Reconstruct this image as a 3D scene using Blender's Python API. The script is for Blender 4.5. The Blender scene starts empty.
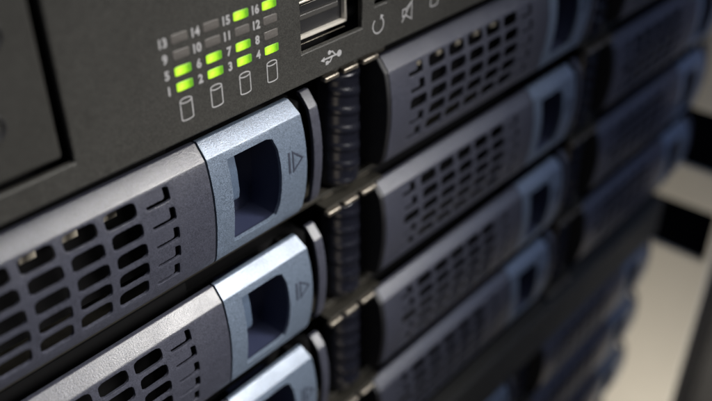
import bpy, bmesh, math, random
from mathutils import Vector, Matrix
random.seed(4)
S = 0.001                      # everything below is written in millimetres
scene = bpy.context.scene
col = scene.collection

# ------------------------------------------------------------------ materials
def mat(name, base, rough=.5, metal=0., bump=0., bscale=3000., var=0., vscale=900., spec=.5, speck=0., sscale=3500., coat=0.):
    m = bpy.data.materials.new(name); m.use_nodes = True
    nt = m.node_tree; b = nt.nodes['Principled BSDF']
    b.inputs['Base Color'].default_value = (*base, 1)
    b.inputs['Roughness'].default_value = rough
    b.inputs['Metallic'].default_value = metal
    b.inputs['Specular IOR Level'].default_value = spec
    b.inputs['Coat Weight'].default_value = coat
    b.inputs['Coat Roughness'].default_value = .25
    tc = nt.nodes.new('ShaderNodeTexCoord')
    def noise(scale, detail=3., rg=.6):
        n = nt.nodes.new('ShaderNodeTexNoise'); n.inputs['Scale'].default_value = scale
        n.inputs['Detail'].default_value = detail; n.inputs['Roughness'].default_value = rg
        nt.links.new(tc.outputs['Object'], n.inputs['Vector']); return n
    cur = None
    def scale_col(cur, fac_socket, lo, hi, f0, f1):
        mr = nt.nodes.new('ShaderNodeMapRange')
        mr.inputs['From Min'].default_value = f0; mr.inputs['From Max'].default_value = f1
        mr.inputs['To Min'].default_value = lo; mr.inputs['To Max'].default_value = hi
        nt.links.new(fac_socket, mr.inputs['Value'])
        mx = nt.nodes.new('ShaderNodeVectorMath'); mx.operation = 'SCALE'
        if cur is None: mx.inputs[0].default_value = base
        else: nt.links.new(cur, mx.inputs[0])
        nt.links.new(mr.outputs[0], mx.inputs['Scale'])
        return mx.outputs[0]
    if var:
        cur = scale_col(cur, noise(vscale, 5.).outputs['Fac'], 1-var, 1+var, .3, .7)
    if speck:
        cur = scale_col(cur, noise(sscale, 2., .8).outputs['Fac'], 1-speck, 1+speck, .35, .65)
    if cur is not None: nt.links.new(cur, b.inputs['Base Color'])
    # uneven gloss: faint handling marks
    rn = noise(110., 6.); mr = nt.nodes.new('ShaderNodeMapRange')
    mr.inputs['From Min'].default_value = .3; mr.inputs['From Max'].default_value = .7
    mr.inputs['To Min'].default_value = max(.03, rough-.06); mr.inputs['To Max'].default_value = min(1, rough+.08)
    nt.links.new(rn.outputs['Fac'], mr.inputs['Value']); nt.links.new(mr.outputs[0], b.inputs['Roughness'])
    if bump:
        bp = nt.nodes.new('ShaderNodeBump'); bp.inputs['Strength'].default_value = bump
        bp.inputs['Distance'].default_value = .00008
        nt.links.new(noise(bscale, 3., .7).outputs['Fac'], bp.inputs['Height'])
        nt.links.new(bp.outputs[0], b.inputs['Normal'])
    return m

M = {}
M['panel'] = mat('panel_powder_coat', (.0275, .027, .0250), .55, spec=.35, bump=.35, bscale=2600, var=.12, speck=.5, sscale=4200)
M['bay'] = mat('bay_door_plastic', (.0275, .027, .0250), .5, spec=.35, bump=.3, bscale=2600, var=.08, speck=.25)
M['vent'] = mat('grey_plastic', (.040, .042, .058), .34, bump=.55, bscale=3600, var=.10, speck=.42, sscale=4500, spec=.6)
M['latch'] = mat('silver_blue_paint', (.112, .143, .195), .34, metal=.2, bump=.5, bscale=4000, var=.07, speck=.5, spec=.7, sscale=5200)
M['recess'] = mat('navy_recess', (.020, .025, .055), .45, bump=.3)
M['step'] = mat('slate_step', (.055, .078, .12), .45, bump=.4, speck=.2)
M['black'] = mat('black_plastic', (.008, .008, .010), .5, bump=.3)
M['pillar'] = mat('ink_plastic', (.007, .0075, .0125), .27, bump=.25, spec=.6)
M['nickel'] = mat('nickel_sheet', (.24, .215, .18), .38, metal=.85, bump=.3, var=.15)
M['sheet'] = mat('dark_sheet', (.016, .0145, .011), .6, metal=0., spec=.3, bump=.3, var=.2)
M['rail'] = mat('beige_rail', (.30, .27, .22), .5, bump=.3)
M['steel'] = mat('usb_steel', (.74, .70, .63), .42, metal=.45, bump=.25, var=.08)
M['tongue'] = mat('usb_tongue', (.05, .048, .046), .45, bump=.3)
M['print'] = mat('pale_print', (.29, .29, .30), .6, var=.2, vscale=2500)
M['led_off'] = mat('led_clear_off', (.085, .079, .075), .4, bump=.3, speck=.15, bscale=1500)
M['post'] = mat('cream_paint', (.66, .63, .56), .5, bump=.2, var=.04)
M['mark'] = mat('engraved_mark', (.03, .035, .055), .5)
M['body'] = mat('black_metal', (.003, .003, .0035), .8, spec=.15)

def led_mat():
    m = bpy.data.materials.new('led_lit_green'); m.use_nodes = True
    nt = m.node_tree; b = nt.nodes['Principled BSDF']
    b.inputs['Base Color'].default_value = (.05, .10, .01, 1)
    b.inputs['Roughness'].default_value = .35
    tc = nt.nodes.new('ShaderNodeTexCoord')
    # the die sits in the lens towards one end: the lens is hottest there
    sub = nt.nodes.new('ShaderNodeVectorMath'); sub.operation = 'DISTANCE'
    sub.inputs[1].default_value = (-.0007, 0, -.0001)
    nt.links.new(tc.outputs['Object'], sub.inputs[0])
    nz = nt.nodes.new('ShaderNodeTexNoise'); nz.inputs['Scale'].default_value = 1500
    nt.links.new(tc.outputs['Object'], nz.inputs['Vector'])
    r = nt.nodes.new('ShaderNodeValToRGB')
    mr = nt.nodes.new('ShaderNodeMapRange'); mr.inputs['From Max'].default_value = .0024
    nt.links.new(sub.outputs['Value'], mr.inputs['Value'])
    ad = nt.nodes.new('ShaderNodeMath'); ad.operation = 'MULTIPLY_ADD'
    ad.inputs[1].default_value = .45; nt.links.new(nz.outputs['Fac'], ad.inputs[0]); nt.links.new(mr.outputs[0], ad.inputs[2])
    nt.links.new(ad.outputs[0], r.inputs['Fac'])
    r.color_ramp.elements[0].position = .1; r.color_ramp.elements[0].color = (.82, .98, .09, 1)
    r.color_ramp.elements[1].position = 1.05; r.color_ramp.elements[1].color = (.07, .27, .006, 1)
    e = r.color_ramp.elements.new(.62); e.color = (.38, .74, .015, 1)
    nt.links.new(r.outputs[0], b.inputs['Emission Color'])
    b.inputs['Emission Strength'].default_value = 1.4
    return m
M['led_on'] = led_mat()

# ------------------------------------------------------------------ mesh helpers
class MB:
    """collects faces (mm) and links them as ONE mesh object"""
    def __init__(s): s.bm = bmesh.new()
    def v(s, p): return s.bm.verts.new((p[0]*S, p[1]*S, p[2]*S))
    def face(s, pts):
        try: return s.bm.faces.new([s.v(p) for p in pts])
        except ValueError: return None
    def box(s, x0, x1, y0, y1, z0, z1):
        a = [(x, y, z) for x in (x0, x1) for y in (y0, y1) for z in (z0, z1)]
        vs = [s.v(p) for p in a]
        for f in ((0,1,3,2), (4,6,7,5), (0,4,5,1), (2,3,7,6), (0,2,6,4), (1,5,7,3)):
            s.bm.faces.new([vs[i] for i in f])
        return s
    def prism(s, poly, y0, y1):
        """poly: (x, z) outline, extruded along y"""
        a = [s.v((x, y0, z)) for x, z in poly]; b = [s.v((x, y1, z)) for x, z in poly]
        s.bm.faces.new(a); s.bm.faces.new(list(reversed(b)))
        n = len(poly)
        for i in range(n): s.bm.faces.new([a[i], b[i], b[(i+1) % n], a[(i+1) % n]])
        return s
    def xprism(s, poly, x0, x1):
        """poly: (y, z) outline, extruded along x"""
        a = [s.v((x0, y, z)) for y, z in poly]; b = [s.v((x1, y, z)) for y, z in poly]
        s.bm.faces.new(a); s.bm.faces.new(list(reversed(b)))
        n = len(poly)
        for i in range(n): s.bm.faces.new([a[i], b[i], b[(i+1) % n], a[(i+1) % n]])
        return s
    def stroke(s, pts, w, y, t=.03, closed=False, warp=None):
        """flat printed line of width w following (x, z) points, t thick"""
        n = len(pts); L = []; R = []
        for i, (x, z) in enumerate(pts):
            if closed: a = pts[i-1]; b = pts[(i+1) % n]
            else: a = pts[max(0, i-1)]; b = pts[min(n-1, i+1)]
            # mitre
            d1 = Vector((x-a[0], z-a[1])); d2 = Vector((b[0]-x, b[1]-z))
            if d1.length < 1e-6: d1 = d2
            if d2.length < 1e-6: d2 = d1
            d1 = d1.normalized(); d2 = d2.normalized()
            t_ = (d1+d2); t_ = t_.normalized() if t_.length > 1e-6 else d1
            nrm = Vector((-t_.y, t_.x)); k = 1/max(.5, nrm.dot(Vector((-d1.y, d1.x))))
            L.append((x+nrm.x*w/2*k, z+nrm.y*w/2*k)); R.append((x-nrm.x*w/2*k, z-nrm.y*w/2*k))
        yy = warp or (lambda x, z: y)
        rng = range(n if closed else n-1)
        lf = [s.v((p[0], yy(*p)-t, p[1])) for p in L]; rf = [s.v((p[0], yy(*p)-t, p[1])) for p in R]
        lb = [s.v((p[0], yy(*p)+.02, p[1])) for p in L]; rb = [s.v((p[0], yy(*p)+.02, p[1])) for p in R]
        for i in rng:
            j = (i+1) % n
            s.bm.faces.new([lf[i], rf[i], rf[j], lf[j]])
            s.bm.faces.new([lf[i], lf[j], lb[j], lb[i]])
            s.bm.faces.new([rf[i], rb[i], rb[j], rf[j]])
        return s
    def build(s, name, m, parent=None, bevel=0., seg=2, smooth=True, ang=35, solid=0., loc=None):
        bm = s.bm
        bmesh.ops.remove_doubles(bm, verts=bm.verts, dist=1e-7*20)
        bmesh.ops.recalc_face_normals(bm, faces=bm.faces)
        me = bpy.data.meshes.new(name); bm.to_mesh(me); bm.free()
        o = bpy.data.objects.new(name, me); col.objects.link(o)
        me.materials.append(m)
        if smooth:
            for p in me.polygons: p.use_smooth = True
            me.set_sharp_from_angle(angle=math.radians(ang))
        if solid or bevel:
            if solid:
                md = o.modifiers.new('s', 'SOLIDIFY'); md.thickness = solid*S; md.offset = -1
                md.use_even_offset = False
            if bevel:
                md = o.modifiers.new('b', 'BEVEL'); md.width = bevel*S; md.segments = seg
                md.limit_method = 'ANGLE'; md.angle_limit = math.radians(40)
            if smooth:
                md = o.modifiers.new('w', 'WEIGHTED_NORMAL'); md.keep_sharp = True; md.weight = 50
            dg = bpy.context.evaluated_depsgraph_get()
            new = bpy.data.meshes.new_from_object(o.evaluated_get(dg))
            o.modifiers.clear(); o.data = new; bpy.data.meshes.remove(me); new.name = name; me = new
        if parent: o.parent = parent
        if loc: o.location = [c*S for c in loc]
        return o

def empty(name, loc, label, cat, group=None):
    o = bpy.data.objects.new(name, None); col.objects.link(o)
    o.location = [c*S for c in loc]; o.empty_display_size = .01
    o['label'] = label; o['category'] = cat
    if group: o['group'] = group
    return o

# ------------------------------------------------------------------ tray front profile
RAW = [(3.1, -.12), (2.35, 0), (2.05, -.12), (.12, -2.48), (-.05, -2.8), (-.52, -5), (-.95, -8), (-1.12, -11), (-1.05, -14), (-.78, -17),
       (-.32, -20), (.12, -22.3), (.8, -23.9), (1.8, -24.6), (2.3, -24.75)]
def refine(raw):
    out = []
    n = len(raw)
    for i in range(n-1):
        p0 = raw[max(0, i-1)]; p1 = raw[i]; p2 = raw[i+1]; p3 = raw[min(n-1, i+2)]
        k = 6 if 4 <= i <= 12 else 1
        for j in range(k):
            t = j/k
            if k == 1: out.append(p1); continue
            if i == 4: p0 = p1
            f = lambda a, b, c, d: .5*((2*b)+(-a+c)*t+(2*a-5*b+4*c-d)*t*t+(-a+3*b-3*c+d)*t**3)
            out.append((f(p0[0], p1[0], p2[0], p3[0]), f(p0[1], p1[1], p2[1], p3[1])))
    out.append(raw[-1]); return out
PROF = refine(RAW)
def y_at(z):
    best = None
    for (y0, z0), (y1, z1) in zip(PROF, PROF[1:]):
        if z0 >= z >= z1 and z0 != z1:
            return y0+(y1-y0)*(z0-z)/(z0-z1)
    return 3.1 if z > -1 else 2.3
BASE = 24.8                    # tray origin sits at the bottom of its front

def rrect(cx, cz, w, h, r, n):
    """rounded rectangle, 4 sides of n segments; corner k of the list sits on the corner diagonal"""
    pts = []
    def side(ax, az, bx, bz):
        return [(ax+(bx-ax)*i/n, az+(bz-az)*i/n) for i in range(n)]
    C = [(-w/2, -h/2), (w/2, -h/2), (w/2, h/2), (-w/2, h/2)]
    for k in range(4):
        pts += side(*C[k], *C[(k+1) % 4])
    out = []
    for x, z in pts:           # pull the corners in
        ax, az = abs(x), abs(z); ix, iz = w/2-r, h/2-r
        if ax > ix and az > iz:
            dx, dz = ax-ix, az-iz; d = math.hypot(dx, dz)
            if d > 1e-9:
                m_ = max(dx, dz)
                ax, az = ix+dx/d*r*(m_/r), iz+dz/d*r*(m_/r)
        out.append((cx+math.copysign(ax, x), cz+math.copysign(az, z)))
    return out

def cell_ring(x0, x1, z0, z1, n):
    C = [(x0, z0), (x1, z0), (x1, z1), (x0, z1)]; out = []
    for k in range(4):
        a, b = C[k], C[(k+1) % 4]
        out += [(a[0]+(b[0]-a[0])*i/n, a[1]+(b[1]-a[1])*i/n) for i in range(n)]
    return out

NS = 6
def profile_sheet(mb, xs, zs, cells, xmap=None, lead=None):
    """sheet over the profile: xs, zs cell borders, cells[(i, j)] = outline of its opening (4*NS points)"""
    f = xmap or (lambda x, z: x)
    P = lambda x, z: (f(x, z), y_at(z), z+BASE)
    for i in range(len(xs)-1):
        for j in range(len(zs)-1):
            x0, x1, z1, z0 = xs[i], xs[i+1], zs[j], zs[j+1]
            hole = cells.get((i, j))
            if hole is None:
                for a in range(NS):
                    for b in range(NS):
                        xa, xb = x0+(x1-x0)*a/NS, x0+(x1-x0)*(a+1)/NS
                        za, zb = z0+(z1-z0)*b/NS, z0+(z1-z0)*(b+1)/NS
                        mb.face([P(xa, za), P(xb, za), P(xb, zb), P(xa, zb)])
            else:
                kind, H = hole
                O = cell_ring(x0, x1, z0, z1, NS); n = len(O)
                for k in range(n):
                    l = (k+1) % n
                    m0 = ((O[k][0]+H[k][0])/2, (O[k][1]+H[k][1])/2); m1 = ((O[l][0]+H[l][0])/2, (O[l][1]+H[l][1])/2)
                    mb.face([P(*O[k]), P(*O[l]), P(*m1), P(*m0)])
                    mb.face([P(*m0), P(*m1), P(*H[l]), P(*H[k])])
                if kind != 'hole':
                    gx, gz = (1.15, .78) if kind == 'ell' else (1.9, 1.05)
                    # an island joined along the top and left leaves an L-shaped slot at the right and bottom
                    top = H[2*NS+1:3*NS+1]          # right to left along the top
                    left = H[3*NS+1:4*NS]         # downwards
                    rx = max(p[0] for p in H)-gx; bz = min(p[1] for p in H)+gz
                    top = [p for p in top if p[0] < rx-.02]; left = [p for p in left if p[1] > bz+.02]
                    tz = max(p[1] for p in H); lx = min(p[0] for p in H)
                    poly = [(rx, tz)]+top+left+[(lx, bz), (rx-.3, bz), (rx, bz+.3)]
                    mb.face([P(*p) for p in poly])
    # top and bottom returns of the profile (above the first and below the last border)
    for a in range(len(xs)-1):
        for q in range(NS):
            xa = xs[a]+(xs[a+1]-xs[a])*q/NS; xb = xs[a]+(xs[a+1]-xs[a])*(q+1)/NS
            for part in ([p for p in PROF if p[1] >= zs[0]-1e-6], [p for p in PROF if p[1] <= zs[-1]+1e-6]):
                for (y0, z0), (y1, z1) in zip(part, part[1:]):
                    mb.face([(f(xa, z0), y0, z0+BASE), (f(xb, z0), y0, z0+BASE), (f(xb, z1), y1, z1+BASE), (f(xa, z1), y1, z1+BASE)])

ZT, ZB = -2.8, -22.3           # borders taken from RAW so the strips meet
rows = [-4.7, -8.45, -12.3, -16.1, -19.85]
ZS = [ZT, -6.58, -10.38, -14.2, -17.98, ZB]
def make_tray(c, r, X0, Z0, label, group):
    t = empty('drive_tray', (X0, 0, Z0-BASE), label, 'drive tray', group)
    # ---- vent cover
    mb = MB()
    hx = [-10.25-7.1*k for k in range(7)][::-1]         # centres, the two end columns are blind
    xs = [-61.4, hx[0]-3.55]+[h+3.55 for h in hx]+[-.22]
    cells = {}
    for i, cx in enumerate(hx):
        for j, cz in enumerate(rows):
            h = 2.85+.07*j; w = 5.75; cx = hx[i]+.5*(1-((cz+12.3)/8)**2)
            H = rrect(cx, cz, w, h, .95, NS)
            if i in (0, 6) and not (i == 0 and j == 2):
                H = rrect(cx-.2, cz, 4.7, 2.6, .5, NS)
                cells[(i+1, j)] = ('ell' if i else 'ell_wide', H)
            else: cells[(i+1, j)] = ('hole', H)
    profile_sheet(mb, xs, ZS, cells)
    mb.build('vent_cover', M['vent'], t, bevel=.14, solid=.55, ang=38)
    # ---- latch handle
    mb = MB()
    xs = [.22, 3.6, 16.2, 21.9]
    def xm(x, z):                                       # the free end is rounded in front view
        k = max(0., (x-16.2)/5.7)
        d = 0.
        if z > -3.2: d = .55*((z+3.2)/3.2)**2*1.3
        if z < -20: d = 1.0*((-20-z)/4.8)**2
        bow = .35*(1-((z+12)/12.5)**2)
        return x-k*d+k*bow
    W = []
    C = [(4.3, -21.3), (14.9, -21.3), (14.9, -4.15), (4.3, -4.15)]
    H = rrect(9.6, -12.7, 10.8, 17.2, 1.6, NS)
    H2 = []
    for x, z in H:
        if x < 9: # square left corners
            x = 4.2 if x < 5.9 and abs(z+12.7) < 8.59 else x
            if x < 6.2 and abs(z+12.7) >= 8.0: z = -12.7+math.copysign(8.6, z+12.7)
        else: x = x+.75*(1-((z+12.7)/8.6)**2)
        H2.append((x, z))
    H2[0] = (4.2, -21.3); H2[3*NS] = (4.2, -4.1)
    zs = [ZT, ZB]
    profile_sheet(mb, xs, zs, {(1, 0): ('hole', H2)}, xmap=xm)
    lt = mb.build('latch_handle', M['latch'], t, bevel=.22, solid=.7, ang=38)
    # recess pocket behind the opening
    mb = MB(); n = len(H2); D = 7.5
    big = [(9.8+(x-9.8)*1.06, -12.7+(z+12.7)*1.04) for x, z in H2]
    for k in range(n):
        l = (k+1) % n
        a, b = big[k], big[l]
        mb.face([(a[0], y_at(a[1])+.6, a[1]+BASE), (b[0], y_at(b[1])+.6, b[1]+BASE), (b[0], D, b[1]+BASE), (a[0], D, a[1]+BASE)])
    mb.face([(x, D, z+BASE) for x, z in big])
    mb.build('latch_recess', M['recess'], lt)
    # slate step down the left of the recess, ending above its floor
    mb = MB(); mb.xprism([(y_at(-3.6)+1.7, -3.6+BASE), (y_at(-8)+1.6, -8+BASE), (y_at(-12)+1.6, -12+BASE), (y_at(-13.6)+1.8, -13.6+BASE), (6.4, -17.5+BASE), (6.4, -3.6+BASE)], 3.9, 7.1)
    mb.build('latch_step', M['step'], lt, bevel=.3)
    # eject mark
    mb = MB()
    yy = lambda x, z: y_at(z-BASE)
    zc = -10.8+BASE
    def sub(pts, n=8):
        return [(a[0]+(b[0]-a[0])*i/n, a[1]+(b[1]-a[1])*i/n) for a, b in zip(pts, pts[1:]) for i in range(n)]
    mb.stroke(sub([(18.75, zc-2.0), (18.75, zc+2.0), (21.1, zc), (18.75, zc-2.0)]), .34, 0, warp=yy, closed=True, t=.07)
    mb.stroke(sub([(17.8, zc-2.1), (17.8, zc+2.1), (17.8, zc+2.3)]), .42, 0, warp=yy, t=.07)
    mb.build('eject_mark', M['mark'], lt, smooth=False)
    # ---- end cap: thin grey D-shaped strip past the black gap
    mb = MB()
    for q in range(4):
        xa, xb = 25.0+2.2*q/4, 25.0+2.2*(q+1)/4
        for (y0, z0), (y1, z1) in zip(PROF, PROF[1:]):
            f = lambda z: (z+12.4)*.985-12.6+BASE
            mb.face([(xa, y0+.75, f(z0)), (xb, y0+.75, f(z0)), (xb, y1+.75, f(z1)), (xa, y1+.75, f(z1))])
    mb.build('end_cap', M['vent'], t, bevel=.25, solid=.9, ang=50)
    # ---- black side plate and body
    poly = [(y+.06, (z+12.4)*.995-12.4+BASE) for y, z in PROF if y < 7]
    poly = [(9, poly[0][1])]+poly+[(9, poly[-1][1])]
    MB().xprism(poly, -62.6, -61.42).build('side_plate', M['black'], t, bevel=.2, ang=50)
    b = MB(); b.box(-61.4, 27.6, 9, 70, .8, BASE-4); b.box(-61.2, -2, 8, 9, .9, BASE-1.2); b.box(21.4, 27.4, 6.0, 9, .8, BASE-4.2)  # middle box: dark liner added so the vent holes stay black inside
    b.build('tray_body', M['body'], t, smooth=False)
    g = MB()
    for k in range(5):
        g.box(-46.4+7.1*k, -43.6+7.1*k, 4.2, 4.9, -7.7+BASE, -5.9+BASE)
    g.box(-53, -13, 4.9, 5.5, -6.9+BASE, -5.9+BASE)
    g.build('inner_rail', M['rail'], t, bevel=.1)
    return t

def children(o): return [c for c in bpy.data.objects if c.parent == o]
def copy_tree(o, parent=None):
    c = o.copy(); col.objects.link(c)
    if parent: c.parent = parent
    for ch in children(o): copy_tree(ch, c)
    return c

GRP = 'drive trays in rows in the upper server'
LAB = {
 (0,0): 'silver latched drive tray directly under the green lights, lit and sharpest of all',
 (0,1): 'drive tray second down below the green lights, its silver chamfer brightly lit',
 (0,2): 'drive tray third down below the green lights, cut off by the lower edge',
 (0,3): 'fourth and lowest drive tray of the near column, under the green lights',
 (1,0): 'dark drive tray right of the first pillar, directly under the circular arrow mark',
 (1,1): 'dark drive tray in middle column, second below the control panel, bright blue-grey latch',
 (1,2): 'drive tray in middle column, third below the control panel, one above the lowest',
 (1,3): 'lowest blurred drive tray of the middle column in the upper server',
 (2,0): 'topmost blurred drive tray of the far column, cut by the upper edge',
 (2,1): 'blurred drive tray of the far column, second down, just above the black slots',
 (2,2): 'blurred drive tray of the far column, third down, latch beside the upper black slot',
 (2,3): 'lowest blurred drive tray of the far column in the upper server',
}
proto = None
def place_tray(c, r, X0, Z0, label, group):
    global proto
    if proto is None:
        proto = make_tray(c, r, X0, Z0, label, group); return proto
    t = copy_tree(proto); t.location = (X0*S, random.uniform(-.3, .25)*S, (Z0-BASE+random.uniform(-.12, .12))*S)
    t.rotation_euler = (0, random.uniform(-.0012, .0012), random.uniform(-.003, .003))
    t['label'] = label; t['group'] = group
    return t
for c in range(3):
    for r in range(4):
        place_tray(c, r, 108*c, -30*r, LAB[(c, r)], GRP)

# ------------------------------------------------------------------ chassis
YP = -.9
def grid_plate(mb, xs, zs, drop, y0, y1):
    nx, nz = len(xs)-1, len(zs)-1
    solid = lambda i, j: 0 <= i < nx and 0 <= j < nz and (i, j) not in drop
    for i in range(nx):
        for j in range(nz):
            if not solid(i, j): continue
            x0, x1, z0, z1 = xs[i], xs[i+1], zs[j], zs[j+1]
            mb.face([(x0, y0, z0), (x1, y0, z0), (x1, y0, z1), (x0, y0, z1)])
            mb.face([(x0, y1, z0), (x0, y1, z1), (x1, y1, z1), (x1, y1, z0)])
            if not solid(i-1, j): mb.face([(x0, y0, z0), (x0, y0, z1), (x0, y1, z1), (x0, y1, z0)])
            if not solid(i+1, j): mb.face([(x1, y0, z0), (x1, y1, z0), (x1, y1, z1), (x1, y0, z1)])
            if not solid(i, j-1): mb.face([(x0, y0, z0), (x0, y1, z0), (x1, y1, z0), (x1, y0, z0)])
            if not solid(i, j+1): mb.face([(x0, y0, z1), (x1, y0, z1), (x1, y1, z1), (x0, y1, z1)])

def pillar(parent, X, ztop, n):
    """ribbed dark column, one segment per tray row, with nickel tabs between"""
    mb = MB()
    def seg(z1, z0):
        NP, NZ = 28, int((z1-z0)*5)
        def P(i, j):
            a = math.pi*(i/NP); z = z0+(z1-z0)*j/NZ
            ph = (z-.26*(math.cos(a))*5+X*.7)/4.15; f = ph-math.floor(ph)
            rib = max(0, math.sin(f*2*math.pi))**.7
            e = min(1, (z-z0)/1.2, (z1-z)/1.2); e = math.sqrt(max(0, 1-(1-e)**2))
            rr = (.82+.18*e)
            return (X-4.9*math.cos(a)*rr, 7-(4.6*rr+.34*rib*e)*math.sin(a)**.8, z)
        for i in range(NP):
            for j in range(NZ):
                mb.face([P(i, j), P(i+1, j), P(i+1, j+1), P(i, j+1)])
        mb.face([P(i, NZ) for i in range(NP+1)])
        mb.face([P(i, 0) for i in reversed(range(NP+1))])
    for r in range(n):
        seg(ztop-30*r-(1.2 if r else 1.0), ztop-30*r-26.4)
    p = mb.build('divider_pillar', M['pillar'], parent, ang=60)
    for r in range(n+1):
        z = ztop-30*r+1.4
        m2 = MB(); m2.box(X-8.5, X+9, 1.6, 6.5, z-.55, z+.35)
        m2.build('tab_plate', M['sheet'], p, bevel=.15)
        t = MB()
        for x0, w in ((X-9.6, 3.9), (X-4.5, 4.2), (X+1.0, 4.6)):
            t.box(x0, x0+w, .2, 1.7, z-.7, z+.35)
        for x0, w in ((X-7.0, 3.6), (X+.2, 3.0), (X+4.0, 4.2)):
            t.box(x0, x0+w, 4.6, 5.9, z+.36, z+1.1)
        t.build('tab', M['nickel'], p, bevel=.28)
    return p

def chassis(loc, X0, ztop, zp1, label, rows_n, xoff=0, detail=True):
    t = empty('server_chassis', loc, label, 'server')
    inv = (-loc[0], -loc[1], -loc[2])
    def fin(o): o.location = [c*S for c in inv]; return o
    return t, fin

zbot = -121.
T, fin = chassis((40, 30, zbot), 0, 0, 60, 'upper rack server with a charcoal panel of green numbered lights above its drive trays', 4)
# --- control panel with the bay cut-out, USB opening and reset hole
HX0, HX1, HZ0, HZ1 = 22.3, 38.0, 9.1, 18.6
GX = -22.9
xs = [-150, -130, GX, 0, HX0, HX1, 41.6, 45.0, 60, 120, 180, 243]
zs = [3.3, 7.6, HZ0, 12.2, 15.4, HZ1, 35, 50, 62]
drop = set()
for i in range(len(xs)-1):
    for j in range(len(zs)-1):
        xc, zc = (xs[i]+xs[i+1])/2, (zs[j]+zs[j+1])/2
        if -130 < xc < GX and 7.6 < zc < 50: drop.add((i, j))
        if HX0 < xc < HX1 and HZ0 < zc < HZ1: drop.add((i, j))
        if 41.6 < xc < 45.0 and 12.2 < zc < 15.4: drop.add((i, j))
mb = MB(); grid_plate(mb, xs, zs, drop, YP, .3)
cp = fin(mb.build('control_panel', M['panel'], T, bevel=.3, seg=3))
def panel_part(o, par=None):
    o.parent = par or T
    if (par or T) is T: fin(o)
    return o
# bay door
mb = MB(); mb.box(-128.5, GX-1.65, YP-.05, 4.5, 9.15, 48.5)
bd = panel_part(mb.build('bay_door', M['bay'], None, bevel=.5, seg=3))
for bx, bz, br in ((-33.2, 17.1, 2.1), (-30.6, 28.6, 1.9)):
    mb = MB(); n = 40
    rings = [(br, YP-.04), (br, YP-.25), (br*.88, YP-.34), (br*.8, YP-.2), (br*.66, YP+.05), (0.01, YP+.1)]
    for (ra, ya), (rb, yb) in zip(rings, rings[1:]):
        for k in range(n):
            a0, a1 = 2*math.pi*k/n, 2*math.pi*(k+1)/n
            mb.face([(bx+ra*math.cos(a0), ya, bz+ra*math.sin(a0)), (bx+ra*math.cos(a1), ya, bz+ra*math.sin(a1)),
                     (bx+rb*math.cos(a1), yb, bz+rb*math.sin(a1)), (bx+rb*math.cos(a0), yb, bz+rb*math.sin(a0))])
    mb.build('bay_button', M['black'], bd)
mb = MB(); mb.box(-149, 242, 5.2, 60, 3.6, 61.5); mb.box(-149, 242, .32, 5.2, 3.5, 5.5)
fin(mb.build('panel_backing', M['body'], T, smooth=False))
# reset button
mb = MB(); n = 32
for k in range(n):
    a0, a1 = 2*math.pi*k/n, 2*math.pi*(k+1)/n
    c = (43.3, 13.8)
    for (ra, ya), (rb, yb) in zip(((1.5, 5), (1.5, .8), (1.3, .6)), ((1.5, .8), (1.3, .6), (.01, .55))):
        mb.face([(c[0]+ra*math.cos(a0), ya, c[1]+ra*math.sin(a0)), (c[0]+ra*math.cos(a1), ya, c[1]+ra*math.sin(a1)),
                 (c[0]+rb*math.cos(a1), yb, c[1]+rb*math.sin(a1)), (c[0]+rb*math.cos(a0), yb, c[1]+rb*math.sin(a0))])
panel_part(mb.build('reset_button', M['black'], None))
# --- USB port: folded steel shell, black tongue
up = bpy.data.objects.new('usb_port', None); col.objects.link(up); up.parent = T; fin(up); up.empty_display_size = .005
US0, US1, UZ0, UZ1, TH = 23.6, 37.1, 9.95, 17.0, .62
mb = MB()
mb.box(US0, US1, 2, 4.9, UZ0, UZ0+TH); mb.box(US0, US1, 2, 4.9, UZ1-TH, UZ1)
mb.box(US0, US0+TH, 2, 4.9, UZ0+TH+.001, UZ1-TH-.001); mb.box(US1-TH, US1, 2, 4.9, UZ0+TH+.001, UZ1-TH-.001)
mb.build('usb_shell', M['steel'], up, bevel=.2, seg=3)
mb = MB(); mb.box(US0+.65, US1-.65, 2.9, 4.85, UZ0+.65, UZ1-.65)
mb.build('usb_dark_insert', M['black'], up, smooth=False)  # black block added in place of the shade inside the port
mb = MB(); mb.box(US0+.9, US1-2.0, 2.3, 4.8, 13.35, 14.45)
mb.build('usb_tongue', M['tongue'], up, bevel=.2)
mb = MB(); mb.box(24.3, 36.2, 1.7, 2.0, 9.33, 9.39)
mb.build('usb_flange', M['nickel'], up, bevel=.05)

# --- numbered lights
def text_mesh(body, size, x, z, name, m, sx=1.):
    cu = bpy.data.curves.new(name, 'FONT'); cu.body = body; cu.size = size*S
    cu.align_x = 'CENTER'; cu.align_y = 'CENTER'; cu.extrude = .02*S; cu.offset = .075*S; cu.resolution_u = 6
    o = bpy.data.objects.new(name, cu); col.objects.link(o)
    dg = bpy.context.evaluated_depsgraph_get()
    me = bpy.data.meshes.new_from_object(o.evaluated_get(dg)); bpy.data.objects.remove(o); bpy.data.curves.remove(cu)
    me.transform(Matrix.Diagonal((sx, 1, 1, 1)))
    me.transform(Matrix.Rotation(math.radians(90), 4, 'X'))
    me.materials.clear(); me.materials.append(m); me.name = name
    o = bpy.data.objects.new(name, me); col.objects.link(o)
    o.parent = T; o.location = [(a+b)*S for a, b in zip((x, YP-.015, z), (-40, -30, -zbot))]
    return o
LX, LZ, PX_, PZ_ = -2.8, 12.35, 6.04, 2.55
LIT = {1, 2, 3, 4, 5, 6, 7, 15, 16}
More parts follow.
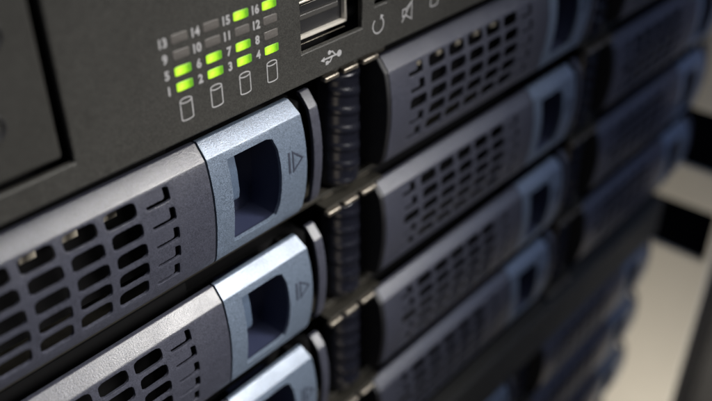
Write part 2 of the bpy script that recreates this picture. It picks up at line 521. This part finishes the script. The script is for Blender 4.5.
def led_mesh(name, m):
    mb = MB(); w, h = 3.1, 1.45
    H = rrect(0, 0, w, h, .22, 6); n = len(H)
    rings = [(1., .3), (1., -.02), (.97, -.055), (.9, -.07)]
    for (s0, y0), (s1, y1) in zip(rings, rings[1:]):
        for k in range(n):
            l = (k+1) % n
            q = lambda p, s_, y: (p[0]-math.copysign((1-s_)*h, p[0]), y, p[1]*s_)
            mb.face([q(H[k], s0, y0), q(H[l], s0, y0), q(H[l], s1, y1), q(H[k], s1, y1)])
    mb.face([(p[0]-math.copysign((1-.9)*h, p[0]), -.07, p[1]*.9) for p in H])
    return mb.build(name, m, None, ang=60)
on0 = led_mesh('led_light', M['led_on']); off0 = led_mesh('led_light', M['led_off'])
first = {True: on0, False: off0}; used = {True: False, False: False}
for r in range(4):
    for c in range(4):
        k = r*4+c+1; lit = k in LIT
        if not used[lit]: o = first[lit]; used[lit] = True
        else: o = first[lit].copy(); col.objects.link(o)
        x, z = LX+c*PX_, LZ+r*PZ_
        o.parent = T; o.location = [(a+b)*S for a, b in zip((x, YP, z), (-40, -30, -zbot))]
        o['label'] = 'status light glowing yellow-green' if lit else 'unlit grey status light'
        text_mesh(str(k), 1.95, x-3.0-(.12 if k > 9 else 0), z-.12, 'number_print', M['print'], .92)
# cylinder (disk) marks under the four columns
for c in range(4):
    x = -3.0+c*PX_; z0, z1 = 6.6, 10.0; w = 1.12
    el = lambda zc, a0, a1, n, ry=.42: [(x+w*math.cos(a0+(a1-a0)*i/n), zc+ry*math.sin(a0+(a1-a0)*i/n)) for i in range(n+1)]
    mb = MB()
    mb.stroke(el(z1-.1, 0, 2*math.pi, 20)[:-1], .2, YP, closed=True)
    mb.stroke([(x-w, z1-.1)]+el(z0+.25, math.pi, 2*math.pi, 10, .3)+[(x+w, z1-.1)], .2, YP, t=.034)
    panel_part(mb.build('disk_mark', M['print'], None, smooth=False))
# usb trident mark, arrow to the left
mb = MB(); zc = 6.25; x0 = 26.8
def disc(mb, cx, cz, r_, n=20):
    mb.prism([(cx+r_*math.cos(2*math.pi*k/n), cz+r_*math.sin(2*math.pi*k/n)) for k in range(n)], YP-.036, YP+.02)
disc(mb, x0+4.9, zc, .62)
mb.stroke([(x0+.9, zc), (x0+4.5, zc)], .3, YP)
mb.prism([(x0, zc), (x0+1.0, zc-.5), (x0+1.0, zc+.5)], YP-.033, YP+.02)
mb.stroke([(x0+3.9, zc), (x0+3.1, zc+.95), (x0+2.5, zc+.95)], .28, YP, t=.032)
disc(mb, x0+2.3, zc+.95, .42)
mb.stroke([(x0+3.1, zc), (x0+2.4, zc-.85), (x0+1.9, zc-.85)], .28, YP, t=.031)
mb.prism([(x0+1.3, zc-1.2), (x0+2.0, zc-1.2), (x0+2.0, zc-.5), (x0+1.3, zc-.5)], YP-.035, YP+.02)
panel_part(mb.build('usb_mark', M['print'], None, smooth=False))
# circular arrow
mb = MB(); cx, cz, R_ = 42.6, 8.3, 1.55
mb.stroke([(cx+R_*math.cos(a), cz+R_*math.sin(a)) for a in [math.radians(130+ (410-130)*i/30) for i in range(31)]], .26, YP)
mb.prism([(cx+.65, cz+1.95), (cx+.55, cz+.95), (cx+1.6, cz+1.55)], YP-.034, YP+.02)
panel_part(mb.build('reset_mark', M['print'], None, smooth=False))
# crossed-out speaker
mb = MB(); cx, cz = 51.4, 8.5
mb.stroke([(cx-1.5, cz-.7), (cx-1.5, cz+.7), (cx-.4, cz+.7), (cx-.4, cz-.7)], .24, YP, closed=True)
mb.stroke([(cx-.4, cz+.7), (cx+1.3, cz+1.8), (cx+1.3, cz-1.8), (cx-.4, cz-.7)], .24, YP, t=.032)
mb.stroke([(cx-1.7, cz-1.8), (cx+1.7, cz+2.4)], .24, YP, t=.036)
panel_part(mb.build('mute_mark', M['print'], None, smooth=False))
# disk mark and a small dot mark further right
mb = MB(); x, w = 60.0, 1.2
mb.stroke([(x-w, 11.2), (x-w, 7.6)]+[(x+w*math.cos(a), 7.6+.35*math.sin(a)) for a in [math.pi+math.pi*i/10 for i in range(1, 10)]]+[(x+w, 7.6), (x+w, 11.2)], .24, YP)
mb.stroke([(x+w*math.cos(2*math.pi*i/18), 11.2+.4*math.sin(2*math.pi*i/18)) for i in range(18)], .22, YP, t=.034, closed=True)
panel_part(mb.build('disk_mark', M['print'], None, smooth=False))
mb = MB(); disc(mb, 67.6, 8.4, .8); mb.stroke([(68.9, 7.6), (69.3, 8.6), (68.8, 9.6)], .24, YP)
panel_part(mb.build('network_mark', M['print'], None, smooth=False))

for X in (38.7, 146.7):
    fin(pillar(T, X, 0, 4))
def shelf(par, z, x0, x1, f):
    mb = MB(); mb.box(x0, x1, 4.6, 70, z-.5, z+.5)
    return f(mb.build('shelf', M['sheet'], par, bevel=.15))
for r in range(1, 5):
    shelf(T, -30*r+2.6, -150, 241, fin)
mb = MB(); mb.box(-152, 243, 72, 400, zbot, 61); mb.box(-152, -150.5, 5.5, 71.9, zbot, 61); mb.box(241.5, 243, 5.5, 71.9, zbot, 2.9)
mb.box(-150.4, 241.4, 4, 71.9, zbot, zbot+1.8)
fin(mb.build('chassis_body', M['body'], T, smooth=False))

# ------------------------------------------------------------------ the server below
z2 = -142.
T2 = empty('server_chassis', (46, 30, z2-121), 'lower blurred rack server with a plain panel and a second set of drive trays', 'server')
f2 = lambda o: (setattr(o, 'location', Vector((-46*S, -30*S, -(z2-121)*S))), o)[1]
mb = MB(); mb.box(-165, 228, YP, 60, z2+2, -122.2)
f2(mb.build('control_panel', M['panel'], T2, bevel=.4))
for X in (23.7, 131.7): f2(pillar(T2, X, z2, 4))
for r in range(1, 5): shelf(T2, z2-30*r+2.6, -165, 226, f2)
mb = MB(); mb.box(-167, 228, 72, 400, z2-121, -121.6); mb.box(226.5, 228, 5.5, 71.9, z2-121, z2+1.9)
f2(mb.build('chassis_body', M['body'], T2, smooth=False))
L2 = {(1,0): 'blurred drive tray of the lower server at the bottom edge, left of its pillar',
      (2,0): 'far blurred drive tray of the lower server, topmost beside the cream post',
      (2,1): 'far blurred drive tray of the lower server, second down beside the cream post',
      (2,2): 'far blurred drive tray of the lower server, third down at the bottom edge'}
for (c, r), lb in L2.items():
    place_tray(c, r, 108*c-15, z2-30*r, lb, 'drive trays in the lower server')

# ------------------------------------------------------------------ rack post and cabinet side
P = empty('rack_post', (247, -4, -340), 'cream painted steel rack post with two black slots at the right edge', 'rack post')
mb = MB()
ys = [-21, -17.5, 11, 16, 40]; zz = [-340, -250, -157, -133, -114.5, -89, 80]
def side_plate(mb, x0, x1, ys, zs, drop):
    t = MB(); grid_plate(t, ys, zs, drop, x0, x1)
    for f in t.bm.faces:
        mb.bm.faces.new([mb.bm.verts.new((v.co.y, v.co.x, v.co.z)) for v in f.verts])
    t.bm.free()
side_plate(mb, 246, 248.5, ys, zz, {(1, 2), (1, 4)})
o = mb.build('post_flange', M['post'], P, bevel=.8, seg=3); o.location = (-.247, .004, .340)
mb = MB(); mb.box(246.2, 262, 41, 42.5, -340, 80); mb.box(248.7, 290, -20.6, -18.6, -340, 80)
o = mb.build('inner_web', M['black'], P); o.location = (-.247, .004, .340)
Q = MB(); Q.box(300, 304, -260, 420, -420, 200)
q = Q.build('cabinet_panel', M['black'], None, bevel=1.)
q['label'] = 'black cabinet side panel seen behind the cream post'; q['category'] = 'panel'

# ------------------------------------------------------------------ light
w = bpy.data.worlds.new('World'); scene.world = w; w.use_nodes = True
bg = w.node_tree.nodes['Background']; bg.inputs[0].default_value = (.55, .62, .8, 1); bg.inputs[1].default_value = .02
def area(name, loc, target, size, power, colr, sy=None):
    l = bpy.data.lights.new(name, 'AREA'); l.energy = power; l.color = colr; l.size = size*S
    if sy: l.shape = 'RECTANGLE'; l.size_y = sy*S
    o = bpy.data.objects.new(name, l); col.objects.link(o)
    o.location = [c*S for c in loc]
    d = Vector(target)-Vector(loc); o.rotation_euler = d.to_track_quat('-Z', 'Y').to_euler()
    return o
k = area('key_lamp', (62, -150, 300), (-15, 0, -60), 110, .12, (1, .97, .92)); k.data.spread = math.radians(55)
k = area('chamfer_fill', (152, -242, 118), (-22, 0, -50), 95, .135, (1, .97, .92)); k.data.spread = math.radians(40)  # added near the mirror angle to put highlights on the chamfers
area('cool_fill', (-190, -210, 200), (0, 0, -20), 140, .085, (.56, .70, 1.))  # added bluish fill from the near left, fading along the face
area('blue_fill', (262, -250, 90), (225, 0, -100), 120, .10, (.46, .60, 1.)).data.spread = math.radians(75)  # unseen fill, added to lift the far column in blue
area('warm_fill', (-150, -300, -230), (0, 0, -60), 140, .10, (1., .86, .68))  # added fill for the lower left, standing in for warm floor bounce
area('post_fill', (95, -95, -440), (240, -8, -250), 90, .10, (1., .92, .80)).data.spread = math.radians(50)  # unseen fill, added to brighten the cream post and lower server

# ------------------------------------------------------------------ camera
cam = bpy.data.cameras.new('camera'); co = bpy.data.objects.new('camera', cam); col.objects.link(co)
az, el, ro = (math.radians(a) for a in (48.469, -33.493, -.118))
d = Vector((math.sin(az)*math.cos(el), math.cos(az)*math.cos(el), math.sin(el)))
rt = Vector((math.cos(az), -math.sin(az), 0)); u = rt.cross(d)
r2 = rt*math.cos(ro)+u*math.sin(ro); u2 = -rt*math.sin(ro)+u*math.cos(ro)
co.matrix_world = Matrix(((r2.x, u2.x, -d.x, -72.197*S), (r2.y, u2.y, -d.y, -96.914*S), (r2.z, u2.z, -d.z, 67.781*S), (0, 0, 0, 1)))
cam.sensor_width = 36; cam.lens = 838.565/712*36
cam.clip_start = .005; cam.clip_end = 20
cam.dof.use_dof = True; cam.dof.focus_distance = .143; cam.dof.aperture_fstop = 11.
scene.camera = co
vs = scene.view_settings
scene.display_settings.display_device = 'sRGB'
vs.view_transform = 'Standard'; vs.look = 'None'; vs.exposure = -.22; vs.gamma = 1
